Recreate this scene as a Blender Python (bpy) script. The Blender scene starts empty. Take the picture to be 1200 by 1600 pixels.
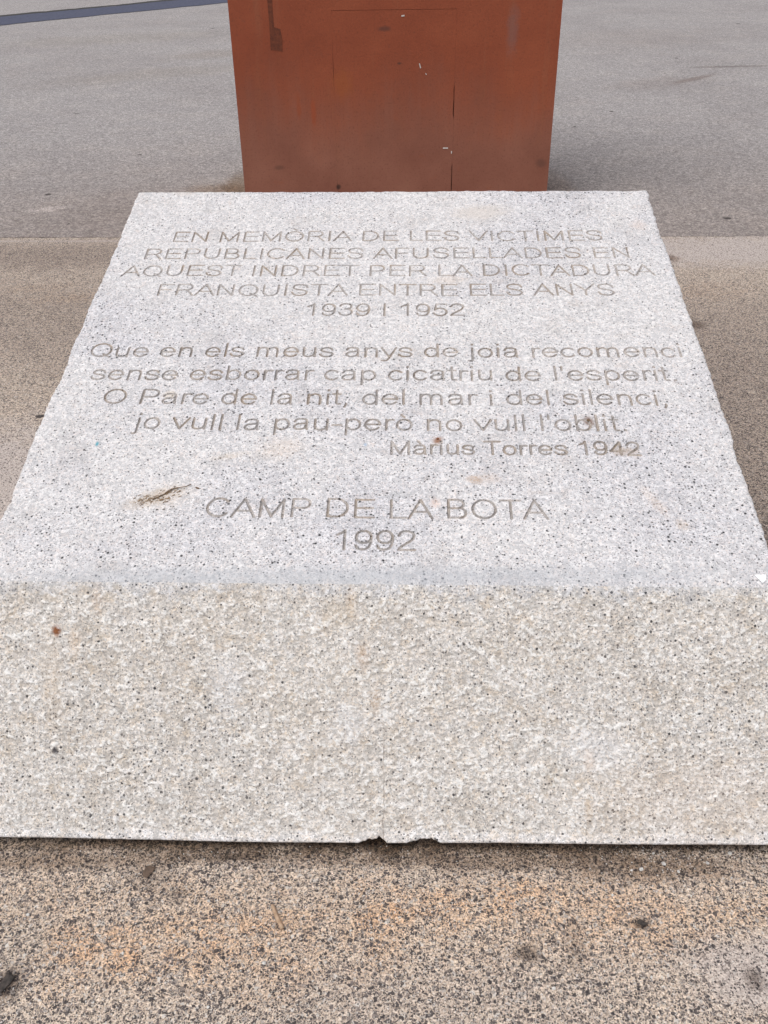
import bpy, math, random
import numpy as np
from mathutils import Vector, Matrix

# ------------------------------------------------------------------ camera
SC = bpy.context.scene
COL = SC.collection
F_PX, PITCH, ROLL, EYE = 1452.0, 0.58796, -0.01364, 1.6
cF = np.array([0, math.cos(PITCH), -math.sin(PITCH)])
_r = np.array([1.0, 0, 0]); _u = np.cross(_r, cF)
cR = _r * math.cos(ROLL) + _u * math.sin(ROLL)
cU = -_r * math.sin(ROLL) + _u * math.cos(ROLL)
cO = np.array([0, 0, EYE])
cam_d = bpy.data.cameras.new('camera'); cam = bpy.data.objects.new('camera', cam_d); COL.objects.link(cam)
cam_d.sensor_fit = 'VERTICAL'; cam_d.sensor_height = 24.0; cam_d.lens = F_PX / 1600 * 24
cam_d.clip_start = 0.02; cam_d.clip_end = 2000
M = Matrix([[cR[i], cU[i], -cF[i], cO[i]] for i in range(3)] + [[0, 0, 0, 1]])
cam.matrix_world = M
SC.camera = cam

# ------------------------------------------------------------------ sky, sun, exposure
SUN_EL, SUN_AZ = math.radians(65), math.radians(-132)     # azimuth from +Y, clockwise
w = bpy.data.worlds.new('World'); SC.world = w; w.use_nodes = True
nt = w.node_tree; nt.nodes.clear()
sky = nt.nodes.new('ShaderNodeTexSky'); sky.sky_type = 'NISHITA'; sky.sun_disc = False
sky.sun_elevation = SUN_EL; sky.sun_rotation = SUN_AZ; sky.dust_density = 3.0; sky.air_density = 1.0
hs = nt.nodes.new('ShaderNodeHueSaturation'); hs.inputs['Saturation'].default_value = 0.30
bg = nt.nodes.new('ShaderNodeBackground'); bg.inputs['Strength'].default_value = 0.15
wo = nt.nodes.new('ShaderNodeOutputWorld')
nt.links.new(sky.outputs[0], hs.inputs['Color']); nt.links.new(hs.outputs[0], bg.inputs[0]); nt.links.new(bg.outputs[0], wo.inputs[0])
sd = bpy.data.lights.new('sun', 'SUN'); sd.energy = 1.15; sd.angle = math.radians(32); sd.color = (1, 0.965, 0.92)
sun = bpy.data.objects.new('sun', sd); COL.objects.link(sun)
sv = Vector((math.sin(SUN_AZ) * math.cos(SUN_EL), math.cos(SUN_AZ) * math.cos(SUN_EL), math.sin(SUN_EL)))
sun.rotation_euler = sv.to_track_quat('Z', 'Y').to_euler(); sun.location = (-3, -6, 8)
SC.view_settings.view_transform = 'Standard'; SC.view_settings.look = 'None'
SC.view_settings.gamma = 1; SC.view_settings.use_curve_mapping = False
SC.view_settings.exposure = 0.25

# ------------------------------------------------------------------ placing helpers
def ray(px, py):
    return cF + cR * (px - 600) / F_PX - cU * (py - 800) / F_PX
def on_plane(px, py, n, p0):
    r = ray(px, py); return cO + r * (((p0 - cO) @ n) / (r @ n))
def gnd(px, py, z=0.0):
    return on_plane(px, py, np.array([0, 0, 1.0]), np.array([0, 0, z]))

YAW, TILT = 0.03599, 0.22501
HW, LEN = 0.806, 1.5945                      # half width and length of the inscribed face
FT = math.radians(56.5)                      # lean of the rough front face
sR = np.array([math.cos(YAW), -math.sin(YAW), 0]); sF = np.array([math.sin(YAW), math.cos(YAW), 0]); sZ = np.array([0, 0, 1.0])
sS = sF * math.cos(TILT) + sZ * math.sin(TILT)
sE = np.array([-0.02251, 1.457, 0.458])      # middle of the front arris
sN = np.cross(sR, sS)
sD = -sF * math.cos(FT) - sZ * math.sin(FT)  # down the front face
sDN = np.cross(sD, sR) * -1.0
if sDN[2] < 0: sDN = -sDN
FLEN = 0.524
def top_uv(px, py):
    p = on_plane(px, py, sN, sE) - sE; return p @ sR, p @ sS
def front_ut(px, py):
    p = on_plane(px, py, sDN, sE) - sE; return p @ sR, p @ sD

rng = np.random.default_rng(7)
random.seed(7)

# value noise on numpy arrays
def vnoise(x, y, seed=0):
    xi = np.floor(x).astype(np.int64); yi = np.floor(y).astype(np.int64)
    fx = x - xi; fy = y - yi
    fx = fx * fx * (3 - 2 * fx); fy = fy * fy * (3 - 2 * fy)
    def h(a, b):
        n = (a * 374761393 + b * 668265263 + seed * 974634777) & 0xFFFFFFFF
        n = ((n ^ (n >> 13)) * 1274126177) & 0xFFFFFFFF
        return ((n ^ (n >> 16)) & 0xFFFF) / 65535.0
    return (h(xi, yi) * (1 - fx) + h(xi + 1, yi) * fx) * (1 - fy) + (h(xi, yi + 1) * (1 - fx) + h(xi + 1, yi + 1) * fx) * fy

def setup(o, label=None, cat=None, group=None, kind=None):
    if label: o['label'] = label
    if cat: o['category'] = cat
    if group: o['group'] = group
    if kind: o['kind'] = kind
    return o
def link(name, me, mat=None, parent=None):
    o = bpy.data.objects.new(name, me); COL.objects.link(o)
    if mat and me is not None and not me.materials: me.materials.append(mat)
    if parent is not None: o.parent = parent
    return o
def mesh_np(name, V, Q, mat=None, parent=None, smooth=False, attr=None):
    V = np.asarray(V, np.float32); Q = np.asarray(Q, np.int32)
    me = bpy.data.meshes.new(name)
    me.vertices.add(len(V)); me.vertices.foreach_set('co', V.ravel())
    k = Q.shape[1]
    me.loops.add(Q.size); me.loops.foreach_set('vertex_index', Q.ravel())
    me.polygons.add(len(Q)); me.polygons.foreach_set('loop_start', np.arange(len(Q), dtype=np.int32) * k)
    me.update(calc_edges=True)
    if smooth: me.polygons.foreach_set('use_smooth', np.ones(len(Q), bool))
    if attr:
        for nme, vals in attr.items():
            a = me.attributes.new(nme, 'FLOAT', 'POINT'); a.data.foreach_set('value', np.asarray(vals, np.float32))
    me.validate(clean_customdata=False)
    return link(name, me, mat, parent)
def mesh_py(name, V, Fs, mat=None, parent=None, smooth=False):
    me = bpy.data.meshes.new(name); me.from_pydata([tuple(map(float, v)) for v in V], [], Fs); me.update()
    if smooth:
        for p in me.polygons: p.use_smooth = True
    return link(name, me, mat, parent)

# ------------------------------------------------------------------ material helpers
class NT:
    def __init__(s, name):
        s.m = bpy.data.materials.new(name); s.m.use_nodes = True; s.t = s.m.node_tree
        s.b = s.t.nodes['Principled BSDF']; s.x = 0
    def n(s, ty, **kw):
        o = s.t.nodes.new(ty)
        for k, v in kw.items(): setattr(o, k, v)
        return o
    def l(s, a, b): s.t.links.new(a, b)
    def val(s, sock, v):
        if hasattr(v, 'links') or isinstance(v, bpy.types.NodeSocket): s.l(v, sock)
        else: sock.default_value = v
    def pos(s):
        return s.n('ShaderNodeNewGeometry').outputs['Position']
    def map(s, v, scale=(1, 1, 1), loc=(0, 0, 0), rot=(0, 0, 0)):
        m = s.n('ShaderNodeMapping'); s.l(v, m.inputs[0]); m.inputs['Scale'].default_value = scale
        m.inputs['Location'].default_value = loc; m.inputs['Rotation'].default_value = rot; return m.outputs[0]
    def noise(s, v, sc, det=3, rough=.55, dist=0):
        o = s.n('ShaderNodeTexNoise'); s.l(v, o.inputs['Vector']); o.inputs['Scale'].default_value = sc
        o.inputs['Detail'].default_value = det; o.inputs['Roughness'].default_value = rough; o.inputs['Distortion'].default_value = dist; return o
    def vor(s, v, sc, feat='F1', rnd=1.0):
        o = s.n('ShaderNodeTexVoronoi', feature=feat); s.l(v, o.inputs['Vector']); o.inputs['Scale'].default_value = sc
        o.inputs['Randomness'].default_value = rnd; return o
    def math(s, op, a, b=None, c=None, clamp=False):
        o = s.n('ShaderNodeMath', operation=op, use_clamp=clamp); s.val(o.inputs[0], a)
        if b is not None: s.val(o.inputs[1], b)
        if c is not None: s.val(o.inputs[2], c)
        return o.outputs[0]
    def step(s, v, lo, hi, a=0.0, b=1.0):
        o = s.n('ShaderNodeMapRange'); o.interpolation_type = 'SMOOTHSTEP'; s.val(o.inputs[0], v)
        s.val(o.inputs[1], lo); s.val(o.inputs[2], hi); s.val(o.inputs[3], a); s.val(o.inputs[4], b); return o.outputs[0]
    def mix(s, f, a, b, mode='MIX'):
        o = s.n('ShaderNodeMix', data_type='RGBA', blend_type=mode); s.val(o.inputs[0], f)
        for k, v in ((6, a), (7, b)):
            if isinstance(v, tuple): v = v + (1,) if len(v) == 3 else v
            s.val(o.inputs[k], v)
        return o.outputs[2]
    def ramp(s, f, stops, interp='LINEAR'):
        o = s.n('ShaderNodeValToRGB'); s.l(f, o.inputs[0]); cr = o.color_ramp; cr.interpolation = interp
        while len(cr.elements) < len(stops): cr.elements.new(0.5)
        for e, (p, c) in zip(cr.elements, stops):
            e.position = p; e.color = (c[0], c[1], c[2], 1)
        return o.outputs[0]
    def sep(s, c):
        o = s.n('ShaderNodeSeparateColor'); s.l(c, o.inputs[0]); return o.outputs
    def sepv(s, c):
        o = s.n('ShaderNodeSeparateXYZ'); s.l(c, o.inputs[0]); return o.outputs
    def spot(s, v, c, rx, ry, ang=0.0, rz=0.3, wob=None, soft=0.5):
        """1 inside an ellipsoid round world point c, ragged where wob is a noise value"""
        q = s.n('ShaderNodeVectorMath', operation='SUBTRACT'); s.l(v, q.inputs[0]); q.inputs[1].default_value = tuple(map(float, c))
        ro = s.n('ShaderNodeVectorRotate', rotation_type='Z_AXIS'); s.l(q.outputs[0], ro.inputs[0]); ro.inputs['Angle'].default_value = -ang
        m = s.map(ro.outputs[0], (1 / rx, 1 / ry, 1 / rz))
        L = s.n('ShaderNodeVectorMath', operation='LENGTH'); s.l(m, L.inputs[0]); d = L.outputs['Value']
        if wob is not None: d = s.math('ADD', d, s.math('MULTIPLY', s.math('SUBTRACT', wob, 0.5), 1.6))
        return s.step(d, 1 - soft, 1 + soft, 1.0, 0.0)
    def bump(s, h, strength, dist, prev=None):
        o = s.n('ShaderNodeBump'); o.inputs['Strength'].default_value = strength; o.inputs['Distance'].default_value = dist
        s.l(h, o.inputs['Height'])
        if prev is not None: s.l(prev, o.inputs['Normal'])
        return o.outputs[0]
    def out(s, col, rough=.85, nrm=None, spec=.3):
        s.val(s.b.inputs['Base Color'], col if not isinstance(col, tuple) else col + (1,)); s.val(s.b.inputs['Roughness'], rough)
        s.b.inputs['Specular IOR Level'].default_value = spec
        if nrm is not None: s.l(nrm, s.b.inputs['Normal'])
        return s.m

# ------------------------------------------------------------------ granite
def granite(name, face):
    g = NT(name); P = g.pos()
    crystal = g.vor(P, 300); cr = g.sep(crystal.outputs['Color'])
    if face == 'front':
        col = g.ramp(cr[0], [(0, (.42, .41, .395)), (.3, (.56, .545, .52)), (.55, (.70, .68, .65)), (.8, (.72, .66, .59)), (1, (.86, .85, .83))])
    else:
        col = g.ramp(cr[0], [(0, (.46, .46, .475)), (.3, (.60, .60, .615)), (.6, (.70, .70, .715)), (.85, (.71, .665, .645)), (1, (.84, .84, .85))])
    # larger feldspar crystals, translucent grey quartz
    q = g.vor(P, 130); qc = g.sep(q.outputs['Color'])
    col = g.mix(g.math('MULTIPLY', g.step(qc[1], .70, .80), .55), col, (.50, .505, .52) if face != 'front' else (.46, .45, .43))
    col = g.mix(g.math('MULTIPLY', g.step(qc[2], .78, .86), .45), col, (.86, .86, .86))
    # cloudy tone
    n1 = g.noise(P, 2.3, 4, .6).outputs[0]; n2 = g.noise(P, 9, 4, .6).outputs[0]; n3 = g.noise(P, 38, 3, .6).outputs[0]
    if face == 'top':
        col = g.mix(g.step(n1, .42, .66), col, g.mix(1.0, col, (.95, .955, .985), 'MULTIPLY'))
        col = g.mix(g.step(n2, .5, .72), col, g.mix(1.0, col, (.90, .89, .88), 'MULTIPLY'))
        col = g.mix(g.math('MULTIPLY', g.step(n3, .55, .75), .6), col, g.mix(1.0, col, (.96, .90, .86), 'MULTIPLY'))
    else:
        col = g.mix(g.step(n2, .45, .7), col, g.mix(1.0, col, (.90, .875, .84), 'MULTIPLY'))
        col = g.mix(g.math('MULTIPLY', g.step(n3, .5, .72), .8), col, g.mix(1.0, col, (.95, .88, .79), 'MULTIPLY'))
    # black mica: scattered big flecks, many fine ones
    wp = g.n('ShaderNodeVectorMath', operation='ADD'); g.l(P, wp.inputs[0])
    nn = g.noise(P, 420, 1).outputs['Color']; sc_ = g.n('ShaderNodeVectorMath', operation='SCALE'); g.l(nn, sc_.inputs[0]); sc_.inputs['Scale'].default_value = .0022
    g.l(sc_.outputs[0], wp.inputs[1]); PW = wp.outputs[0]
    dens = g.step(n1, .3, .7, .85, 1.15)
    for sc, thr, rad, amt, colr in ((85, .60, .26, .96, (.03, .03, .034)), (140, .58, .32, .88, (.07, .07, .075)), (230, .50, .40, .70, (.18, .18, .185)), (350, .45, .48, .55, (.28, .28, .29))):
        if face == 'front': sc *= 1.05
        v = g.vor(PW, sc); c = g.sep(v.outputs['Color'])
        r = g.math('MULTIPLY', g.step(c[1], 0, 1, .45, 1.0), g.math('MULTIPLY', dens, rad))
        inside = g.math('SMOOTH_MIN', 1.0, g.step(g.math('SUBTRACT', r, v.outputs['Distance']), -.02, .05), 0.0)
        m = g.math('MULTIPLY', g.math('MULTIPLY', inside, g.math('GREATER_THAN', c[0], thr)), amt)
        col = g.mix(m, col, colr)
    wob = g.noise(P, 60, 4, .65).outputs[0]
    wob2 = g.noise(P, 200, 3, .7).outputs[0]
    if face == 'top': col = g.mix(1.0, col, (.925, .90, .885), 'MULTIPLY')
    gran = g.step(g.noise(P, 330, 3, .75).outputs[0], .42, .60, .25, 1.0)
    if face == 'top':
        def st(px, py, rx, ry, ang, colr, amt, soft=.6, fine=True):
            nonlocal col
            c = on_plane(px, py, sN, sE)
            m = g.spot(P, c, rx, ry, ang, .5, wob, soft)
            if fine and amt < .78: m = g.math('MULTIPLY', m, gran)
            col = g.mix(g.math('MULTIPLY', m, amt), col, colr)
        st(240, 778, .055, .018, .35, (.42, .32, .22), .75)
        st(262, 774, .05, .035, .3, (.60, .50, .40), .45)
        st(741, 749, .014, .011, 0, (.30, .18, .09), .77)
        st(755, 748, .035, .016, 0, (.55, .42, .33), .5)
        st(438, 700, .05, .03, .2, (.66, .52, .40), .40)
        st(362, 712, .035, .01, .2, (.66, .54, .40), .40)
        st(684, 688, .010, .012, 0, (.26, .12, .06), .85)
        st(975, 706, .026, .012, 0, (.40, .28, .18), .6)
        st(920, 659, .012, .015, 0, (.16, .09, .06), .85)
        st(700, 437, .045, .02, .1, (.60, .48, .38), .5)
        st(750, 332, .08, .04, .1, (.56, .50, .45), .55, fine=False)
        st(997, 352, .022, .025, 0, (.60, .48, .42), .6)
        st(288, 301, .03, .02, 0, (.45, .38, .32), .5)
        st(265, 617, .016, .012, 0, (.62, .50, .36), .6)
        st(152, 694, .004, .007, 0, (.05, .30, .38), .85)
        st(571, 694, .004, .004, 0, (.05, .25, .50), .7)
        st(630, 771, .04, .008, 0, (.38, .38, .38), .5)
        st(850, 770, .05, .006, -.1, (.42, .38, .35), .35)
        st(1022, 782, .012, .045, .45, (.66, .52, .42), .45)
        st(1066, 820, .012, .015, 0, (.64, .50, .38), .5)
        st(680, 785, .01, .012, 0, (.74, .50, .38), .6)
        # greyer band along the front arris
        for px, rx, am in ((480, .34, .45), (190, .2, .35), (850, .36, .35)):
            st(px, 901, rx, .022, 0.0, (.36, .375, .40), am, .8, False)
        hgt = g.mix(.5, n3, g.noise(P, 260, 2).outputs[0])
        nrm = g.bump(g.noise(P, 30, 3).outputs[0], .25, .004)
        nrm = g.bump(g.noise(P, 330, 3, .7).outputs[0], .55, .0011, nrm)
        return g.out(col, .78, nrm, .25)
    if face == 'front': col = g.mix(1.0, col, (.95, .925, .912), 'MULTIPLY')
    wob_l = g.noise(P, 17, 3, .6).outputs[0]
    if face == 'letter':
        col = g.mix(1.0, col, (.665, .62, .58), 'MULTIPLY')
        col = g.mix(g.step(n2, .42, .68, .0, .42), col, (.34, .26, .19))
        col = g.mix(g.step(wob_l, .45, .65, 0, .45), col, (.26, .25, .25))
        nrm = g.bump(g.noise(P, 330, 3, .7).outputs[0], .5, .001)
        return g.out(col, .9, nrm, .15)
    if face == 'front':
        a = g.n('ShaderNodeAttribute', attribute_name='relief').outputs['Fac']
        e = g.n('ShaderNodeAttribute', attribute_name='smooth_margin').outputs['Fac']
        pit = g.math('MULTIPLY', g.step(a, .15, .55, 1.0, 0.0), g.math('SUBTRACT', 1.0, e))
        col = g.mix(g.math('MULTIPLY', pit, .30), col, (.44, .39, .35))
        peak = g.math('MULTIPLY', g.step(a, .60, .85), g.math('SUBTRACT', 1.0, e))
        col = g.mix(g.math('MULTIPLY', peak, .55), col, (.88, .87, .85))
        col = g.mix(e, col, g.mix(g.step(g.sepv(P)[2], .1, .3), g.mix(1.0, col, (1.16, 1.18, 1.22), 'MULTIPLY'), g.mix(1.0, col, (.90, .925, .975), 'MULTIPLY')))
        def sf(px, py, rx, rz, colr, amt):
            nonlocal col
            c = on_plane(px, py, sDN, sE)
            m = g.spot(P, c, rx, .08, 0, rz, wob2, .6)
            if amt < .66: m = g.math('MULTIPLY', m, gran)
            col = g.mix(g.math('MULTIPLY', m, amt), col, colr)
        sf(88, 985, .008, .008, (.20, .06, .015), 1.0)
        sf(82, 1060, .02, .10, (.58, .46, .34), .35)
        sf(117, 1003, .012, .02, (.66, .50, .36), .55)
        sf(152, 937, .010, .022, (.60, .46, .36), .5)
        sf(549, 940, .010, .024, (.56, .43, .30), .6)
        sf(567, 1026, .012, .020, (.44, .30, .20), .62)
        sf(587, 1093, .009, .024, (.42, .29, .19), .64)
        sf(530, 960, .03, .02, (.58, .48, .36), .4)
        sf(921, 1188, .010, .018, (.66, .48, .34), .6)
        sf(920, 1264, .008, .020, (.50, .37, .24), .6)
        sf(86, 1172, .006, .006, (.05, .045, .05), .95)
        sf(352, 1072, .03, .05, (.74, .75, .79), .4)
        sf(540, 1130, .03, .04, (.76, .77, .81), .4)
        sf(930, 1170, .06, .03, (.74, .75, .79), .4)
        sf(1100, 1250, .2, .08, (.70, .56, .46), .25)
        # hairline crack down to the chipped edge
        u0, t0 = front_ut(597, 1130); sp = g.sepv(P)
        c0 = on_plane(599, 1220, sDN, sE)
        lat = g.math('ADD', g.math('MULTIPLY', g.math('SUBTRACT', sp[0], float(c0[0])), sR[0]), g.math('MULTIPLY', g.math('SUBTRACT', sp[1], float(c0[1])), sR[1]))
        wv = g.math('MULTIPLY', g.math('SUBTRACT', g.noise(P, 25, 3).outputs[0], .5), .016)
        d = g.math('ABSOLUTE', g.math('ADD', lat, wv))
        m = g.math('MULTIPLY', g.step(d, .0006, .0019, 1.0, 0.0), g.step(sp[2], .17, .24, 1.0, 0.0))
        m = g.math('MULTIPLY', m, g.step(g.noise(P, 60, 2).outputs[0], .35, .55))
        col = g.mix(g.math('MULTIPLY', m, .6), col, (.20, .16, .13))
        nrm = g.bump(g.noise(P, 260, 3, .75).outputs[0], .8, .0022)
        return g.out(col, .85, nrm, .2)
    nrm = g.bump(g.noise(P, 60, 5, .7).outputs[0], .8, .006)
    return g.out(g.mix(1.0, col, (.9, .86, .8), 'MULTIPLY'), .9, nrm, .2)

M_TOP, M_LET, M_FRONT, M_BODY = granite('granite_flamed_top', 'top'), granite('granite_in_grooves', 'letter'), granite('granite_rough_front', 'front'), granite('granite_sides', 'body')

# ------------------------------------------------------------------ paving materials
def aggregate():
    g = NT('exposed_aggregate'); P0 = g.pos()
    P = g.map(P0, (1, 1, .2))
    n1 = g.noise(P, 1.6, 3, .55).outputs[0]; n2 = g.noise(P, 5.0, 4, .6).outputs[0]; n3 = g.noise(P, 22, 4, .65).outputs[0]
    fine = g.noise(P, 260, 3, .6).outputs[0]
    col = g.ramp(fine, [(.32, (.34, .28, .225)), (.5, (.56, .475, .39)), (.66, (.80, .73, .64))])
    wob = g.noise(P, 14, 4, .65).outputs[0]
    def tint(px, py, rx, ry, colr, amt, ang=0, soft=.7, mode='MULTIPLY', w=None):
        nonlocal col
        m = g.math('MULTIPLY', g.spot(P0, gnd(px, py), rx, ry, ang, .5, w or wob, soft), amt)
        if colr[0] > 1: m = g.math('MULTIPLY', m, g.step(n3, .38, .58, .35, 1.15))
        col = g.mix(m, col, g.mix(1.0, col, colr, mode) if mode != 'MIX' else colr)
    # iron-stained orange cement
    for a in ((250, 1480, .17, .06, .9), (420, 1480, .10, .09, .6), (590, 1430, .06, .10, .75), (130, 1500, .08, .06, .7), (690, 1420, .12, .04, .8), (880, 1410, .18, .05, .7), (1010, 1450, .10, .05, .8), (1160, 1420, .08, .06, .6), (300, 1390, .12, .03, .3),
              (330, 1455, .42, .10, .55), (900, 1430, .34, .09, .5), (60, 1400, .1, .06, .4), (115, 465, .18, .07, .5), (60, 450, .15, .05, .4), (1100, 455, .2, .10, .4), (500, 1345, .05, .02, .3), (820, 1385, .06, .02, .7)):
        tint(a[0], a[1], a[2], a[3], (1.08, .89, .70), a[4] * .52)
    tint(620, 1560, .3, .06, (.88, .88, .90), .7)
    tint(30, 1480, .06, .08, (.85, .88, .90), .6)
    col = g.mix(g.step(n2, .52, .72, 0, .55), col, g.mix(1.0, col, (.80, .78, .78), 'MULTIPLY'))
    # cement film hiding the stones in places
    film = g.math('MULTIPLY', g.spot(P0, gnd(1170, 390), .80, .26, 0, .5, wob, .5), .93)
    film = g.math('MAXIMUM', film, g.math('MULTIPLY', g.spot(P0, gnd(-25, 770), .30, .46, -.1, .5, wob, .5), .93))
    film = g.math('MAXIMUM', film, g.math('MULTIPLY', g.spot(P0, gnd(1190, 1520), .13, .07, 0, .5, wob, .45), .75))
    film = g.math('MAXIMUM', film, g.math('MULTIPLY', g.spot(P0, gnd(80, 377), 2.2, .016, -.035, .5, n3, .5), .7))
    filmcol = g.mix(g.step(fine, .35, .65), (.36, .325, .31), (.56, .52, .495))
    col = g.mix(film, col, filmcol)
    # stones
    warp = g.n('ShaderNodeVectorMath', operation='ADD'); g.l(P, warp.inputs[0])
    sc_ = g.n('ShaderNodeVectorMath', operation='SCALE'); g.l(g.noise(P, 150, 2).outputs['Color'], sc_.inputs[0]); sc_.inputs['Scale'].default_value = .0065
    g.l(sc_.outputs[0], warp.inputs[1]); PW = g.map(warp.outputs[0], (1, 1, .0))
    hsum = None
    for sc, thr, lo in ((135, .62, .08), (205, .42, .085), (330, .36, .10)):
        v = g.vor(PW, sc); e = g.vor(PW, sc, 'DISTANCE_TO_EDGE'); c = g.sep(v.outputs['Color'])
        thr2 = g.math('ADD', thr, g.math('MULTIPLY', film, .36))
        pick = g.math('GREATER_THAN', c[0], thr2)
        body = g.step(g.math('SUBTRACT', e.outputs['Distance'], g.math('MULTIPLY', c[1], .13)), lo - .05, lo)
        m = g.math('MULTIPLY', pick, body)
        scol = g.ramp(c[2], [(0, (.035, .032, .036)), (.35, (.075, .068, .072)), (.65, (.13, .115, .115)), (.84, (.24, .21, .19)), (.95, (.44, .42, .39)), (1, (.62, .60, .57))])
        col = g.mix(g.math('MULTIPLY', m, .93), col, scol)
        hsum = m if hsum is None else g.math('MAXIMUM', hsum, m)
    salt = g.noise(P, 105, 2, .8).outputs[0]
    col = g.mix(g.step(salt, .36, .47, .55, 0), col, g.mix(1.0, col, (.50, .48, .49), 'MULTIPLY')); col = g.mix(g.step(salt, .54, .66, 0, .6), col, g.mix(1.0, col, (1.30, 1.28, 1.24), 'MULTIPLY'))
    # dirt with painted contact shade under the slab front; general dark patches
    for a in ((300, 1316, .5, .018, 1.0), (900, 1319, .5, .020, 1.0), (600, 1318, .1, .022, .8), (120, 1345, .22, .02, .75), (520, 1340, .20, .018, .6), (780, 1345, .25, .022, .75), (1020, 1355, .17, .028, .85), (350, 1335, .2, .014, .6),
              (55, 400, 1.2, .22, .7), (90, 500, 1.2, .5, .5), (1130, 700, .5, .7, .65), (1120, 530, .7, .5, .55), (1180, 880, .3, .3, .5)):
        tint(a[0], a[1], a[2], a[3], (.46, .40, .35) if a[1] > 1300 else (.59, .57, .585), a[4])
    for a in ((10, 1540, .022, .03, .95), (825, 1490, .022, .016, .75), (1002, 1445, .016, .010, .8), (240, 1370, .05, .03, .35), (282, 1395, .02, .02, .4), (1180, 1530, .015, .02, .7), (360, 1340, .03, .008, .6), (900, 1480, .02, .05, .35)):
        tint(a[0], a[1], a[2], a[3], (.22, .19, .18), a[4], w=n3)
    tint(1045, 403, .045, .05, (.45, .38, .34), .9, w=n3)
    tint(1085, 507, .04, .05, (.35, .3, .28), .8, w=n3)
    # pale rim along the joint
    col = g.mix(1.0, col, (1.02, .97, .94), 'MULTIPLY')
    nrm = g.bump(g.math('ADD', g.math('MULTIPLY', hsum, .6), fine), .7, .0022)
    return g.out(col, .88, nrm, .25)

def concrete():
    g = NT('fine_grained_concrete'); P = g.pos()
    n1 = g.noise(g.map(P, (1, .8, 1)), .7, 3, .5).outputs[0]; n2 = g.noise(P, 2.6, 5, .65).outputs[0]
    gr = g.vor(P, 190); c = g.sep(gr.outputs['Color']); gr2 = g.vor(P, 95); c2 = g.sep(gr2.outputs['Color'])
    col = g.ramp(c[0], [(0, (.145, .138, .138)), (.35, (.225, .215, .215)), (.7, (.30, .288, .288)), (1, (.46, .445, .44))])
    col = g.mix(g.math('MULTIPLY', g.math('GREATER_THAN', c2[1], .8), .5), col, (.12, .112, .112))
    col = g.mix(g.math('MULTIPLY', g.math('GREATER_THAN', c2[0], .9), .5), col, (.50, .48, .46))
    gr3 = g.vor(P, 48); c3 = g.sep(gr3.outputs['Color'])
    col = g.mix(g.step(c3[0], .2, 1, 0, .38), col, (.15, .135, .13)); col = g.mix(g.step(c3[1], .55, 1, 0, .30), col, (.44, .42, .41))
    sy = g.sepv(P)[1]
    col = g.mix(g.step(n1, .42, .62, 0, .75), col, g.mix(1.0, col, (.90, .89, .89), 'MULTIPLY'))
    col = g.mix(g.step(n2, .45, .68, 0, .6), col, g.mix(1.0, col, (1.14, 1.12, 1.09), 'MULTIPLY'))
    # paler and bluer farther out, warmer and darker where the stone is approached
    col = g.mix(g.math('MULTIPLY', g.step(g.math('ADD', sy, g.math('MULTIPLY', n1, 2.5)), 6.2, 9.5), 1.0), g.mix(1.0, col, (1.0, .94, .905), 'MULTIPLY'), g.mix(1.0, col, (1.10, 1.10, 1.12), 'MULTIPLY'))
    wob = g.noise(P, 5, 4, .65).outputs[0]; wf = g.noise(P, 30, 4, .7).outputs[0]
    def tint(px, py, rx, ry, colr, amt, ang=0, w=None, soft=.6):
        nonlocal col
        m = g.math('MULTIPLY', g.spot(P, gnd(px, py), rx, ry, ang, .5, w or wob, soft), amt)
        col = g.mix(m, col, g.mix(1.0, col, colr, 'MULTIPLY'))
    tint(372, 292, .10, .35, (.66, .54, .42), .9, w=wf)       # rust run-off by the steel
    tint(345, 296, .20, .12, (.75, .60, .45), .6, w=wf)
    tint(868, 290, .10, .4, (.86, .74, .64), .6, w=wf)
    tint(245, 330, .6, .5, (.84, .80, .78), .6)
    tint(1140, 104, .42, .05, (.62, .58, .56), .9, .05, wf)   # scuffs
    tint(1085, 123, .35, .06, (.68, .60, .56), .8, .75, wf)
    tint(1030, 130, .5, .25, (.84, .80, .78), .6, .6)
    tint(330, 85, .5, .3, (.85, .80, .74), .6, .7)
    tint(250, 115, 1.1, .35, (.88, .85, .80), .6, .5)
    tint(180, 60, 1.5, .5, (.93, .91, .86), .6, .3)
    tint(75, 327, .10, .05, (1.5, 1.5, 1.5), .8, .4, wf)
    tint(960, 60, 1.2, .8, (.92, .88, .85), .5, .3)
    col = g.mix(1.0, col, (1.0, .967, .935), 'MULTIPLY')
    nrm = g.bump(g.noise(P, 300, 3, .7).outputs[0], .5, .0025)
    nrm = g.bump(n2, .2, .01, nrm)
    return g.out(col, .88, nrm, .25)

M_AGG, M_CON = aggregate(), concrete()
def simple(name, a, b, sc, rough=.9, bump=(.5, .002), spec=.25):
    g = NT(name); P = g.pos(); n = g.noise(P, sc, 4, .6).outputs[0]
    return g.out(g.mix(g.step(n, .3, .7), a, b), rough, g.bump(n, bump[0], bump[1]), spec)
M_SUB = simple('dark_joint_fill', (.05, .045, .04), (.10, .085, .075), 40)
M_STRIP = simple('blue_grey_drain_strip', (.05, .053, .085), (.085, .09, .13), 25)

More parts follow.
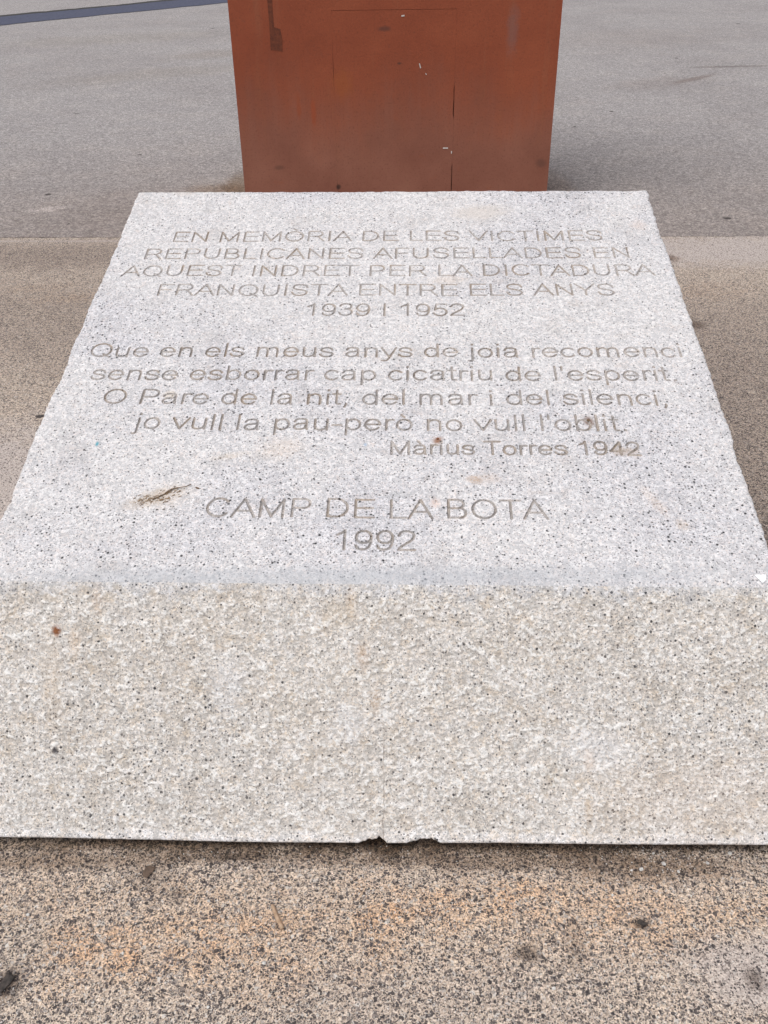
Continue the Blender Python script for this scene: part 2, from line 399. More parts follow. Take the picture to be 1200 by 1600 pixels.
# ------------------------------------------------------------------ setting: ground sheets with a real joint between
def jp(x, off=0.0):                       # points along the joint between the two pavings
    d = (gnd(1200, 369) - gnd(0, 371)); d = d / np.linalg.norm(d); nrm = np.array([-d[1], d[0], 0])
    return gnd(0, 371) + d * x + nrm * off
mesh_py('ground', [(-400, -400, -.03), (400, -400, -.03), (400, 600, -.03), (-400, 600, -.03)], [(0, 1, 2, 3)], M_SUB)['kind'] = 'structure'
def paving(name, near, far, mat, ragged):
    xs = np.linspace(-8, 12, 1001); V = []; Fs = []
    j0 = []
    for i, x in enumerate(xs):
        r = (vnoise(np.array([x * 14.0]), np.array([ragged]), 3)[0] - .5) * .010 + (vnoise(np.array([x * 60.0]), np.array([ragged]), 4)[0] - .5) * .006
        j0.append(jp(x, (near if ragged < 1 else far) + r))
    n = len(xs)
    if ragged < 1:     # far paving: this edge, then out to the distance
        E0 = [(-400, j0[0][1], 0)] + [(p[0], p[1], 0) for p in j0] + [(400, j0[-1][1], 0)]
        E1 = [(p[0], 600, 0) for p in E0]
    else:
        E1 = [(-400, j0[0][1], 0)] + [(p[0], p[1], 0) for p in j0] + [(400, j0[-1][1], 0)]
        E0 = [(p[0], -400, 0) for p in E1]
    m = len(E0); V = E0 + E1
    Fs = [(i, i + 1, m + i + 1, m + i) for i in range(m - 1)]
    edge = E0 if ragged < 1 else E1
    b = len(V); V += [(p[0], p[1], -.03) for p in edge]; a = 0 if ragged < 1 else m
    Fs += [(a + i, b + i, b + i + 1, a + i + 1) for i in range(m - 1)]
    o = mesh_py(name, V, Fs, mat); o['kind'] = 'structure'; return o
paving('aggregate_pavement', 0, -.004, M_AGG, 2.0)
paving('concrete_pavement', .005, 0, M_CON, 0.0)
a0, a1, b0, b1 = gnd(0, 27), gnd(350, -6), gnd(0, 40), gnd(350, 5)
def ext(p, q, s, z): return tuple(p + (q - p) * s + np.array([0, 0, z]))
def ragged(name, n0, n1, f0, f1, z, mat, amp):
    V = []; m = 400
    for k in range(m + 1):
        t = -6 + 12 * k / m
        for a, b, sd_ in ((n0, n1, 1), (f0, f1, 2)):
            w = (vnoise(np.array([t * 9.0]), np.array([sd_ * 3.0]), 77)[0] - .5) * amp + (vnoise(np.array([t * 40.0]), np.array([sd_ * 3.0]), 78)[0] - .5) * amp
            p = a + (b - a) * t; V.append((p[0], p[1] + w, z))
    mesh_py(name, V, [(2 * k, 2 * k + 2, 2 * k + 3, 2 * k + 1) for k in range(m)], mat)['kind'] = 'structure'
ragged('drain_strip', b0, b1, a0, a1, .006, M_STRIP, .05)
ragged('drain_slot', a0, a1, gnd(0, 24.5), gnd(350, -8.5), .003, simple('dark_slot', (.02, .02, .02), (.06, .055, .05), 30), .12)

# ------------------------------------------------------------------ stroke lettering
def cat(*p, n=7):
    p = [np.array(q, float) for q in p]; p = [2 * p[0] - p[1]] + p + [2 * p[-1] - p[-2]]; out = []
    for i in range(1, len(p) - 2):
        for k in range(n):
            t = k / n
            out.append(.5 * ((2 * p[i]) + (p[i + 1] - p[i - 1]) * t + (2 * p[i - 1] - 5 * p[i] + 4 * p[i + 1] - p[i + 2]) * t * t + (3 * p[i] - p[i - 1] - 3 * p[i + 1] + p[i + 2]) * t ** 3))
    out.append(p[-2]); return out
def arc(cx, cy, rx, ry, a0, a1, n=22):
    return [np.array([cx + rx * math.cos(math.radians(a0 + (a1 - a0) * i / n)), cy + ry * math.sin(math.radians(a0 + (a1 - a0) * i / n))]) for i in range(n + 1)]
def ln(*v): return [np.array([v[i], v[i + 1]], float) for i in range(0, len(v), 2)]
o_ = arc(278, 259, 200, 226, 0, 360); O_ = arc(389, 358, 300, 325, 0, 360, 30)
G = {
 'A': (667, [ln(30, 25, 333, 690), ln(333, 690, 637, 25), ln(145, 250, 522, 250)]),
 'B': (667, [ln(120, 35, 120, 681), ln(120, 681, 370, 681) + arc(370, 531, 150, 150, 90, -90, 12) + ln(370, 381, 120, 381), ln(370, 381, 400, 381) + arc(400, 208, 175, 173, 90, -90, 14) + ln(400, 35, 120, 35)]),
 'C': (722, [arc(385, 358, 300, 325, 40, 320, 28)]),
 'D': (722, [ln(122, 35, 122, 681), ln(122, 681, 330, 681) + arc(330, 358, 300, 323, 90, -90) + ln(330, 35, 122, 35)]),
 'E': (667, [ln(125, 35, 125, 681), ln(125, 681, 600, 681), ln(125, 372, 575, 372), ln(125, 35, 618, 35)]),
 'F': (611, [ln(125, 30, 125, 681), ln(125, 681, 560, 681), ln(125, 360, 510, 360)]),
 'I': (278, [ln(139, 30, 139, 686)]),
 'L': (556, [ln(120, 686, 120, 35), ln(120, 35, 515, 35)]),
 'M': (833, [ln(118, 30, 118, 681, 416, 55, 715, 681, 715, 30)]),
 'N': (722, [ln(120, 30, 120, 681, 600, 35, 600, 686)]),
 'O': (778, [O_]), 'Q': (778, [O_, ln(470, 170, 700, 0)]),
 'P': (667, [ln(125, 30, 125, 681), ln(125, 681, 400, 681) + arc(400, 510, 178, 171, 90, -90, 14) + ln(400, 339, 125, 339)]),
 'R': (722, [ln(125, 30, 125, 681), ln(125, 681, 430, 681) + arc(430, 510, 172, 171, 90, -90, 14) + ln(430, 339, 125, 339), cat((400, 339), (470, 300), (550, 190), (660, 30))]),
 'S': (667, [cat((578, 510), (520, 630), (335, 683), (150, 625), (112, 515), (180, 420), (340, 368), (500, 315), (570, 200), (500, 80), (340, 33), (160, 85), (85, 225))]),
 'T': (611, [ln(40, 681, 571, 681), ln(306, 681, 306, 30)]),
 'U': (722, [ln(120, 686, 120, 270) + arc(360, 270, 240, 237, 180, 360) + ln(600, 270, 600, 686)]),
 'V': (667, [ln(30, 690, 333, 30, 637, 690)]),
 'Y': (667, [ln(25, 690, 333, 300, 640, 690), ln(333, 300, 333, 30)]),
 '1': (556, [ln(335, 30, 335, 690), cat((335, 690), (250, 600), (135, 535))]),
 '2': (556, [cat((72, 520), (130, 640), (270, 685), (420, 630), (465, 510), (390, 365), (250, 240), (120, 125), (62, 35)) + ln(62, 35, 485, 35)]),
 '3': (556, [cat((75, 550), (130, 650), (260, 683), (400, 640), (440, 530), (390, 420), (240, 385)), cat((240, 385), (400, 350), (470, 220), (400, 80), (260, 33), (120, 80), (62, 190))]),
 '4': (556, [ln(385, 30, 385, 680, 45, 205, 515, 205)]),
 '5': (556, [ln(485, 681, 150, 681, 95, 350) + cat((95, 350), (180, 430), (290, 450), (420, 390), (478, 240), (410, 90), (260, 33), (130, 75), (65, 180))]),
 '9': (556, [arc(272, 468, 195, 214, 0, 360), cat((467, 470), (455, 250), (385, 90), (255, 35), (130, 70), (80, 170))]),
 'a': (556, [cat((85, 370), (140, 460), (270, 487), (400, 450), (425, 360)) + ln(425, 360, 425, 100, 450, 32), cat((425, 300), (300, 280), (150, 250), (82, 150), (140, 55), (235, 33), (350, 70), (425, 180))]),
 'b': (556, [ln(105, 30, 105, 690), arc(292, 259, 190, 226, 0, 360)]),
 'c': (500, [arc(268, 259, 200, 226, 38, 322)]),
 'd': (556, [ln(450, 30, 450, 690), arc(262, 259, 190, 226, 0, 360)]),
 'e': (556, [arc(278, 259, 205, 226, 0, 326), ln(73, 262, 483, 262)]),
 'i': (222, [ln(111, 30, 111, 490), ln(102, 655, 122, 655, 122, 683, 102, 683, 102, 655)]),
 'j': (222, [ln(111, 490, 111, -90) + cat((111, -90), (98, -150), (50, -175), (-5, -165)), ln(102, 655, 122, 655, 122, 683, 102, 683, 102, 655)]),
 'l': (222, [ln(111, 30, 111, 690)]),
 'm': (833, [ln(105, 30, 105, 490), cat((105, 330), (150, 440), (260, 485), (365, 440), (398, 320)) + ln(398, 320, 398, 30), cat((398, 330), (450, 440), (560, 485), (665, 440), (698, 320)) + ln(698, 320, 698, 30)]),
 'n': (556, [ln(105, 30, 105, 490), cat((105, 330), (170, 450), (290, 485), (410, 440), (447, 330)) + ln(447, 330, 447, 30)]),
 'o': (556, [o_]),
 'p': (556, [ln(105, 490, 105, -180), arc(292, 259, 190, 226, 0, 360)]),
 'r': (333, [ln(105, 30, 105, 490), cat((105, 320), (150, 440), (230, 483), (320, 465))]),
 's': (500, [cat((425, 370), (370, 455), (250, 487), (120, 445), (85, 370), (150, 300), (270, 262), (400, 215), (440, 140), (370, 55), (250, 33), (120, 65), (60, 155))]),
 't': (278, [ln(135, 650, 135, 130) + cat((135, 130), (155, 50), (210, 33), (255, 36)), ln(25, 484, 250, 484)]),
 'u': (556, [ln(105, 490, 105, 190) + cat((105, 190), (140, 75), (250, 33), (380, 80), (447, 200)), ln(447, 490, 447, 30)]),
 'v': (500, [ln(25, 490, 250, 30, 475, 490)]),
 'y': (500, [ln(25, 490, 252, 45), ln(475, 490, 250, -70) + cat((250, -70), (195, -160), (125, -180), (60, -165))]),
 "'": (191, [ln(95, 686, 90, 510)]), '.': (278, [ln(125, 36, 158, 36, 158, 62, 125, 62, 125, 36)]), ',': (278, [ln(139, 60, 139, 10, 95, -95)]), '-': (333, [ln(45, 240, 288, 240)]),
 ' ': (278, []),
}
G['ò'] = (556, G['o'][1] + [ln(190, 690, 280, 585)]); G['à'] = (556, G['a'][1] + [ln(190, 690, 280, 585)])
G['Ò'] = (778, G['O'][1] + [ln(330, 890, 425, 790)])
LINES = [("EN MEMÒRIA DE LES VICTIMES", 270, 943, 377, 0), ("REPUBLICANES AFUSELLADES EN", 225, 985, 404, 0), ("AQUEST INDRET PER LA DICTADURA", 188, 1025, 431.2, 0),
 ("FRANQUISTA ENTRE ELS ANYS", 245, 962, 462, 0), ("1939 I 1952", 478, 727, 493.5, 0), ("Que en els meus anys de joia recomenci", 138, 1067, 558, 0),
 ("sense esborrar cap cicatriu de l'esperit.", 139, 1058, 594.5, 0), ("O Pare de la nit, del mar i del silenci,", 158, 1043, 632.5, 0),
 ("jo vull la pau-però no vull l'oblit.", 205, 980, 672.5, 0), ("Màrius Torres 1942", 610, 1003, 711, 1), ("CAMP DE LA BOTA", 319, 858, 809.5, 0), ("1992", 523, 650, 860.5, 0)]
segs = []                                  # x0 y0 x1 y1 letter depth
n_letters = 0
for li, (txt, xa, xb, yb, small) in enumerate(LINES):
    ua, _ = top_uv(xa, yb); ub, _ = top_uv(xb, yb); _, v0 = top_uv((xa + xb) / 2, yb)
    em = .0655 if small else .0812
    x = 0; items = []; lo, hi = 1e9, -1e9
    for ch in txt:
        adv, st = G[ch]
        for s in st:
            for p in s: lo = min(lo, x + p[0]); hi = max(hi, x + p[0])
        items.append((ch, x, st)); x += adv
    lo -= 30; hi += 30
    sx = (ub - ua) / (hi - lo)
    for k, (ch, x, st) in enumerate(items):
        if not st: continue
        dy = rng.normal(0, .0006)
        for s in st:
            for a, b in zip(s[:-1], s[1:]):
                horiz = abs(a[1] - b[1]) < 2 and abs(a[0] - b[0]) > 60
                dep = (.55 if horiz else 1.0) * (.72 if li < 4 else 1.0)
                if li == 0 and k == 20 and horiz: continue          # the worn-away bar of the T in the first line
                segs.append((ua + (x + a[0] - lo) * sx, v0 + dy + a[1] * em / 1000, ua + (x + b[0] - lo) * sx, v0 + dy + b[1] * em / 1000, n_letters, dep))
        n_letters += 1
segs = np.array(segs)

# ------------------------------------------------------------------ the stone: top face as an adaptive height field
CO, K = .005, 4; FI = CO / K
NU, NV = int(round(2 * HW / CO)), int(round(LEN / CO)); LENQ = NV * CO; HWQ = NU * CO / 2
GW = .0028                                  # half width of a cut
NFU, NFV = NU * K, NV * K
dist = np.full((NFU + 1, NFV + 1), 1.0, np.float32); lid = np.full((NFU + 1, NFV + 1), -1, np.int32); dpt = np.ones((NFU + 1, NFV + 1), np.float32)
for x0, y0, x1, y1, L, dep in segs:
    i0 = max(0, int((min(x0, x1) + HWQ - .007) / FI)); i1 = min(NFU, int((max(x0, x1) + HWQ + .007) / FI) + 1)
    j0 = max(0, int((min(y0, y1) - .007) / FI)); j1 = min(NFV, int((max(y0, y1) + .007) / FI) + 1)
    X = (np.arange(i0, i1 + 1) * FI - HWQ)[:, None]; Y = (np.arange(j0, j1 + 1) * FI)[None, :]
    dx, dy = x1 - x0, y1 - y0; q = dx * dx + dy * dy + 1e-12
    t = np.clip(((X - x0) * dx + (Y - y0) * dy) / q, 0, 1)
    d = np.sqrt((X - x0 - t * dx) ** 2 + (Y - y0 - t * dy) ** 2)
    sub = dist[i0:i1 + 1, j0:j1 + 1]; mk = d < sub
    sub[mk] = d[mk]; lid[i0:i1 + 1, j0:j1 + 1][mk] = int(L); dpt[i0:i1 + 1, j0:j1 + 1][mk] = dep
near = dist < GW + .0012
cell = np.zeros((NU, NV), bool)
ii, jj = np.nonzero(near)
for a in (0, -1):
    for b in (0, -1):
        cell[np.clip((ii + a) // K, 0, NU - 1), np.clip((jj + b) // K, 0, NV - 1)] = True
cell[:2, :] = True; cell[-2:, :] = True; cell[:, -2:] = True
RC = .022                                   # softness of the front arris
def profile(v):
    """path position v (0 at the arris, + up the inscribed face, - down the front) -> point offset along the slab"""
    v = np.asarray(v, float)[..., None]
    P0 = sD * RC; P2 = sS * RC; t = np.clip((v + RC) / (2 * RC), 0, 1)
    mid = (1 - t) ** 2 * P0 + t ** 2 * P2
    return np.where(v > RC, sS * v, np.where(v < -RC, sD * (-v), mid))
def side_wob(v, side):
    s = 11 if side > 0 else 23
    a = (vnoise(v * 9, v * 0, s) - .5) * .008 + (vnoise(v * 38, v * 0, s + 1) - .5) * .0035 + (vnoise(v * 130, v * 0, s + 2) - .5) * .003
    chip = np.clip(vnoise(v * 22, v * 0 + 5, s + 3) - .80, 0, 1) * .03
    return (a - chip)
def top_pos(i, j):
    u = i * FI - HWQ; v = j * FI
    edge = np.clip((np.abs(u) - (HWQ - .05)) / .05, 0, 1)
    wob = np.where(u > 0, side_wob(v, 1), side_wob(v, -1))
    u2 = u + np.sign(u) * wob * edge
    bk = np.clip((v - (LENQ - .04)) / .04, 0, 1)
    v2 = v + bk * ((vnoise(u * 12, u * 0, 31) - .5) * .006 + (vnoise(u * 70, u * 0, 32) - .5) * .004)
    p = sE + u2[:, None] * sR + profile(v2)
    dd = dist[i, j]; h = np.clip(1 - dd / GW, 0, 1) ** .7
    var = .85 + .3 * vnoise(u * 7, v * 9, 41)
    z = -.0052 * h * dpt[i, j] * var
    e1 = np.clip(1 - (HWQ - np.abs(u)) / .009, 0, 1); e2 = np.clip(1 - (LENQ - v) / .007, 0, 1)
    z = z - .006 * (1 - np.sqrt(np.clip(1 - e1 ** 2, 0, 1))) - .005 * (1 - np.sqrt(np.clip(1 - e2 ** 2, 0, 1)))
    z = z + .0014 * (vnoise(u * 6, v * 6, 51) - .5) * 2 * (v > .05)
    return p + z[:, None] * sN
stone = link('memorial_stone', None); stone.location = tuple(sE * np.array([1, 1, 0]) + sF * .7)
setup(stone, 'pale speckled granite block with an inscribed sloping top and a rough front, chipped below', 'memorial stone')
bpy.context.view_layer.update()
OFF = np.array(stone.location)
def stone_part(name, V, Q, mat, parent, smooth=False, attr=None):
    o = mesh_np(name, V - OFF, Q, mat, parent, smooth, attr); return o
ci, cj = np.nonzero(~cell)
Qc = np.stack([np.stack([ci * K, cj * K], -1), np.stack([(ci + 1) * K, cj * K], -1), np.stack([(ci + 1) * K, (cj + 1) * K], -1), np.stack([ci * K, (cj + 1) * K], -1)], 1)
fi, fj = np.nonzero(cell)
A, B = np.meshgrid(np.arange(K), np.arange(K), indexing='ij')
fi = (fi[:, None] * K + A.ravel()[None]).ravel(); fj = (fj[:, None] * K + B.ravel()[None]).ravel()
dc = .25 * (dist[fi, fj] + dist[fi + 1, fj] + dist[fi, fj + 1] + dist[fi + 1, fj + 1])
Lc = np.where(dc < GW + .0004, lid[fi, fj], -1)
Qf = np.stack([np.stack([fi, fj], -1), np.stack([fi + 1, fj], -1), np.stack([fi + 1, fj + 1], -1), np.stack([fi, fj + 1], -1)], 1)
def build(Q):
    key = Q[..., 0].astype(np.int64) * (NFV + 2) + Q[..., 1]
    uq, inv = np.unique(key.ravel(), return_inverse=True)
    return top_pos(uq // (NFV + 2), uq % (NFV + 2)), inv.reshape(-1, 4)
V, Q = build(np.concatenate([Qc, Qf[Lc < 0]]))
top = stone_part('inscribed_face', V, Q, M_TOP, stone, smooth=True)
top['label'] = 'smooth pale inscribed top'
order = np.argsort(Lc, kind='stable'); Ls = Lc[order]
for L in range(n_letters):
    a, b = np.searchsorted(Ls, [L, L + 1])
    if b <= a: continue
    V, Q = build(Qf[order[a:b]])
    stone_part('letter', V, Q, M_LET, top, smooth=True)

# rough front face
DU, DT = .0017, .0017
us = np.linspace(-HWQ, HWQ, int(2 * HWQ / DU) + 1); nt_ = int(FLEN / DT) + 1
def notch(u):
    (ua, _), (ub, _), (uc, _), (ud, _) = front_ut(560, 1316), front_ut(604, 1316), front_ut(636, 1316), front_ut(688, 1316)
    r = vnoise(u * 220, u * 0, 61)
    def tri(x, a, b, pk, hgt):
        y = np.where(x < pk, (x - a) / (pk - a), (b - x) / (b - pk)); return hgt * np.clip(y, 0, 1) ** .75
    n1 = tri(u, ua, ub, front_ut(593, 1316)[0], .0130); n2 = tri(u, uc, ud, front_ut(668, 1316)[0], .0115)
    n = np.maximum(n1, n2); return n * (.7 + .5 * r)
base = np.interp(us, [front_ut(x, 1310)[0] for x in (0, 70, 200, 400, 560, 700, 1200)], [front_ut(x, y)[1] for x, y in ((0, 1309), (70, 1309.5), (200, 1313), (400, 1317), (560, 1318), (700, 1318.5), (1200, 1321.5))])
bot = base - notch(us) + (vnoise(us * 12, us * 0, 71) - .5) * .002 + (vnoise(us * 150, us * 0, 72) - .5) * .0006
tt = np.linspace(0, 1, nt_)
U, T = np.meshgrid(us, tt, indexing='ij'); Bm = np.repeat(bot[:, None], nt_, 1)
S_ = T * Bm
def rid(x, y, s): return 1 - np.abs(2 * vnoise(x, y, s) - 1)
wx = U + .006 * vnoise(U * 90, S_ * 90, 81); wy = S_ + .006 * vnoise(U * 90, S_ * 90, 82)
rel = .34 * vnoise(wx * 120, wy * 170, 83) + .34 * vnoise(wx * 230, wy * 290, 84) + .26 * vnoise(wx * 420, wy * 460, 85) + .12 * vnoise(wx * 40, wy * 60, 86)
rel = (rel - rel.min()) / (rel.max() - rel.min())
rn = (rel - np.mean(rel)) / np.std(rel)
start = .012 + .022 * (vnoise(U * 30, U * 0, 91) - .5) + .026 * (vnoise(U * 90, S_ * 90, 92) - .5)
mask = np.clip((S_ - start) / .012, 0, 1)
mb = np.clip((Bm - S_ - .016 - .010 * (vnoise(U * 25, U * 0, 93) - .5) - .008 * (vnoise(U * 120, S_ * 120, 94) - .5)) / .008, 0, 1)
rough_m = mask * mb
disp = .00082 * rn * rough_m + .0012 * (1 - rough_m) * 0 + .0035 * (vnoise(U * 9, S_ * 9, 95) - .5) * mask
endb = np.clip(1 - (Bm - S_) / .006, 0, 1); disp -= .004 * (1 - np.sqrt(np.clip(1 - endb ** 2, 0, 1)))
wl = np.where(U > 0, side_wob(np.clip(-S_, -1, 0), 1), side_wob(np.clip(-S_, -1, 0), -1)) * np.clip((np.abs(U) - HWQ + .05) / .05, 0, 1) * np.sign(U)
P = sE + (U + wl)[..., None] * sR + profile(-S_) + disp[..., None] * sDN
nu = len(us); idx = np.arange(nu * nt_).reshape(nu, nt_)
Q = np.stack([idx[:-1, :-1], idx[:-1, 1:], idx[1:, 1:], idx[1:, :-1]], -1).reshape(-1, 4)
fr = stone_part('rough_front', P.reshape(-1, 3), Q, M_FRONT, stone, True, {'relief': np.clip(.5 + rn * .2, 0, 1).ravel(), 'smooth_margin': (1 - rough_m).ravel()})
fr['label'] = 'coarsely tooled sloping front'
# sides, back and underside
prof = []
lo_edge = P[:, -1, :]
Vb = []; Fb = []
n = nu
low = lo_edge.copy()
back_i = np.linspace(0, NFU, n).astype(int)
tb = top_pos(back_i, np.full(n, NFV))
under1 = low + sF * .030               # thickness seen at the chips
under1[:, 2] = low[:, 2] - .002
under2 = under1 + sF * .10; under2[:, 2] = .016
foot = under2 + sF * .01; foot[:, 2] = -.002
bfoot = tb.copy(); bfoot[:, 2] = -.002
rows = [low, under1, under2, foot, bfoot, tb]
for r in rows: Vb.append(r)
for k in range(len(rows) - 1):
    for i in range(n - 1):
        Fb.append((k * n + i, (k + 1) * n + i, (k + 1) * n + i + 1, k * n + i + 1))
Vb = np.concatenate(Vb)
stone_part('sides', Vb, np.array(Fb), M_BODY, stone)
for side in (-1, 1):                      # the two flanks
    jv = np.arange(0, NFV + 1, 4); iv = np.full(len(jv), 0 if side < 0 else NFU)
    ta = top_pos(iv, jv); fa = P[0 if side < 0 else -1][::-4]
    rim = np.concatenate([fa[:-1], ta]); ft = rim.copy(); ft[:, 2] = np.where(np.arange(len(rim)) < 1, .012, -.002)
    ft = ft + np.sign(-side) * sR * .004
    m = len(rim); VV = np.concatenate([rim, ft]); QQ = np.array([(i, i + 1, m + i + 1, m + i) for i in range(m - 1)])
    stone_part('flank', VV, QQ, M_BODY, stone)

# ------------------------------------------------------------------ weathering steel pillar
def corten():
    g = NT('weathering_steel'); P = g.pos(); z = g.sepv(P)[2]
    st = g.noise(g.map(P, (9, 9, .7)), 1.6, 5, .65).outputs[0]; n = g.noise(P, 3.0, 5, .62).outputs[0]; f = g.noise(P, 85, 4, .7).outputs[0]; n4 = g.noise(P, 14, 5, .7, .5).outputs[0]
    hi = g.ramp(n, [(.3, (.22, .050, .021)), (.5, (.25, .059, .025)), (.7, (.28, .070, .030))])
    lw = g.ramp(n, [(.3, (.215, .076, .047)), (.5, (.245, .092, .058)), (.7, (.28, .112, .072))])
    k = g.math('ADD', g.math('ADD', z, g.math('MULTIPLY', g.math('SUBTRACT', st, .5), .45)), g.math('MULTIPLY', g.math('SUBTRACT', n, .5), .7))
    col = g.mix(g.step(k, .25, .85), lw, hi)
    col = g.mix(g.step(st, .55, .75, 0, .16), col, (.27, .135, .075))
    col = g.mix(g.step(f, .30, .48, .40, 0), col, (.10, .032, .018))
    col = g.mix(g.step(n4, .60, .74, 0, .22), col, (.30, .075, .025))
    col = g.mix(g.step(n4, .26, .38, .22, 0), col, (.12, .045, .032))
    def on(px, py): return on_plane(px, py, np.array([0, 1.0, 0]), np.array([0, 5.8, 0]))
    wf = g.noise(P, 22, 4, .7).outputs[0]
    def sp(px, py, rx, rz, c, a):
        nonlocal col
        col = g.mix(g.math('MULTIPLY', g.spot(P, on(px, py), rx, .5, 0, rz, wf, .6), a), col, c)
    sp(801, 48, .03, .11, (.17, .105, .10), .38)
    sp(534, 132, .05, .07, (.29, .075, .022), .7)
    sp(490, 175, .014, .07, (.30, .06, .02), .7); sp(467, 168, .012, .06, (.28, .06, .02), .6)
    sp(600, 45, .035, .012, (.09, .035, .025), .7); sp(624, 99, .012, .006, (.08, .03, .02), .8)
    sp(437, 262, .03, .012, (.10, .045, .03), .5); sp(845, 255, .03, .02, (.12, .05, .035), .6)
    sp(529, 292, .012, .012, (.04, .02, .015), .85)
    nrm = g.bump(f, .5, .0025); nrm = g.bump(n4, .25, .008, nrm)
    g.b.inputs['Metallic'].default_value = 0.0
    return g.out(col, .74, nrm, .35)
M_COR = corten()
PY = 5.8
def pp(px, py): return on_plane(px, py, np.array([0, 1.0, 0]), np.array([0, PY, 0]))
PX0, PX1, PZ, PDEP = -.8197, 1.0209, 2.9, .55
pillar = link('steel_pillar', None); pillar.location = ((PX0 + PX1) / 2, PY, 0)
setup(pillar, 'tall rust-brown weathering steel pillar standing on the grey concrete behind the stone', 'steel pillar')
OP = np.array(pillar.location)
hx0, hx1 = pp(521, 120)[0], pp(709, 180)[0]; hz1 = pp(615, 15)[2]; hz0 = .0015
H = [(PX0, 0), (PX1, 0), (PX1, PZ), (PX0, PZ)]
gapL, gapR, gapT = .0012, .0032, .0016
hole = [(hx0, 0), (hx1, 0), (hx1, hz1), (hx0, hz1)]
V = []; Fs = []
def quad2(x0, z0, x1, z1, x2, z2, x3, z3, y):
    b = len(V); V.extend([(x0, y, z0), (x1, y, z1), (x2, y, z2), (x3, y, z3)]); Fs.append((b, b + 1, b + 2, b + 3))
# front sheet round the access panel: shared corners, no overlapping faces
V = [(PX0, PY, 0), (hx0, PY, 0), (hx1, PY, 0), (PX1, PY, 0), (PX0, PY, hz1), (hx0, PY, hz1), (hx1, PY, hz1), (PX1, PY, hz1), (PX0, PY, PZ), (hx0, PY, PZ), (hx1, PY, PZ), (PX1, PY, PZ)]
Fs = [(0, 1, 5, 4), (2, 3, 7, 6), (4, 5, 9, 8), (5, 6, 10, 9), (6, 7, 11, 10)]
b = len(V); V += [(hx0, PY + .02, 0), (hx1, PY + .02, 0), (hx0, PY + .02, hz1), (hx1, PY + .02, hz1)]
Fs += [(1, b, b + 2, 5), (6, b + 3, b + 1, 2), (5, b + 2, b + 3, 6), (b, b + 1, b + 3, b + 2)]
mesh_py('front_plate', np.array(V) - OP, Fs, M_COR, pillar)
def box(name, x0, y0, z0, x1, y1, z1, mat, parent, org):
    v = np.array([(x0, y0, z0), (x1, y0, z0), (x1, y1, z0), (x0, y1, z0), (x0, y0, z1), (x1, y0, z1), (x1, y1, z1), (x0, y1, z1)]) - org
    return mesh_py(name, v, [(0, 1, 5, 4), (1, 2, 6, 5), (2, 3, 7, 6), (3, 0, 4, 7), (4, 5, 6, 7), (3, 2, 1, 0)], mat, parent)
box('side_plate', PX0 + .002, PY + .003, 0, PX0 + .012, PY + PDEP, PZ - .002, M_COR, pillar, OP)
box('side_plate', PX1 - .012, PY + .003, 0, PX1 - .002, PY + PDEP, PZ - .002, M_COR, pillar, OP)
box('back_plate', PX0, PY + PDEP + .001, 0, PX1, PY + PDEP + .011, PZ, M_COR, pillar, OP)
box('cap_plate', PX0 + .013, PY + .022, PZ - .012, PX1 - .013, PY + PDEP, PZ - .003, M_COR, pillar, OP)
# access panel: slightly crooked in its opening, so the gaps vary along it
zs = np.linspace(hz0, hz1, 40)
def gl(z): return .0002 + .0030 * max(0, vnoise(np.array([z * 9]), np.array([1.]), 5)[0] - .62) / .38 * 1.6
def gr_(z): return .0004 + (.0042 if z < .22 or .50 < z < .68 else .0) * (.5 + vnoise(np.array([z * 30]), np.array([2.]), 6)[0])
Vp = []; Fp = []
for z in zs: Vp += [(hx0 + gl(z), PY + .0003, z), (hx1 - gr_(z), PY + .0003, z)]
for i in range(len(zs) - 1): Fp.append((2 * i, 2 * i + 1, 2 * i + 3, 2 * i + 2))
for i in range(len(zs)): Vp[2 * i + 1] = Vp[2 * i + 1]
Vp[-2] = (Vp[-2][0], PY + .0003, hz1 - gapT); Vp[-1] = (Vp[-1][0], PY + .0003, hz1 - gapT)
nb = len(Vp); Vp += [(x, PY + .015, z) for x, y, z in Vp]
m = len(zs)
for i in range(m - 1):
    Fp += [(2 * i, 2 * i + 2, nb + 2 * i + 2, nb + 2 * i), (2 * i + 1, nb + 2 * i + 1, nb + 2 * i + 3, 2 * i + 3)]
Fp += [(2 * m - 2, 2 * m - 1, nb + 2 * m - 1, nb + 2 * m - 2)]
mesh_py('access_panel', np.array(Vp) - OP, Fp, M_COR, pillar)
# tape residue and pale nicks
M_TAPE = simple('dark_tape_residue', (.10, .030, .017), (.16, .045, .022), 60, .7)
def flat_on_pillar(name, pts, mat, th=.0012):
    top_ = [pp(*q) + np.array([0, -.001 - th, 0]) for q in pts]; bt = [pp(*q) + np.array([0, -.0002, 0]) for q in pts]; k = len(pts)
    return mesh_py(name, np.array(top_ + bt) - OP, [tuple(range(k))] + [(i, (i + 1) % k, k + (i + 1) % k, k + i) for i in range(k)], mat, pillar)
flat_on_pillar('tape_residue', [(415, -30), (423.5, -30), (426, 20), (428, 42), (438, 46), (441, 62), (441, 81), (434, 79), (423, 78), (421, 40)], M_TAPE, .0006)
M_NICK = simple('pale_nick', (.42, .37, .34), (.62, .58, .55), 50)
for pts in ([(654.5, 99), (656, 99), (658, 106), (656.5, 107)], [(692, 230.5), (700, 230.5), (700, 232.3), (692, 232.3)], [(704.5, 236), (706.3, 236), (706, 240), (704.7, 240)], [(627, 24), (632, 23), (632, 25.5), (627, 26)], [(665, 114), (667, 116), (666, 117), (664.5, 115)]):
    flat_on_pillar('paint_nick', pts, M_NICK, .0008)

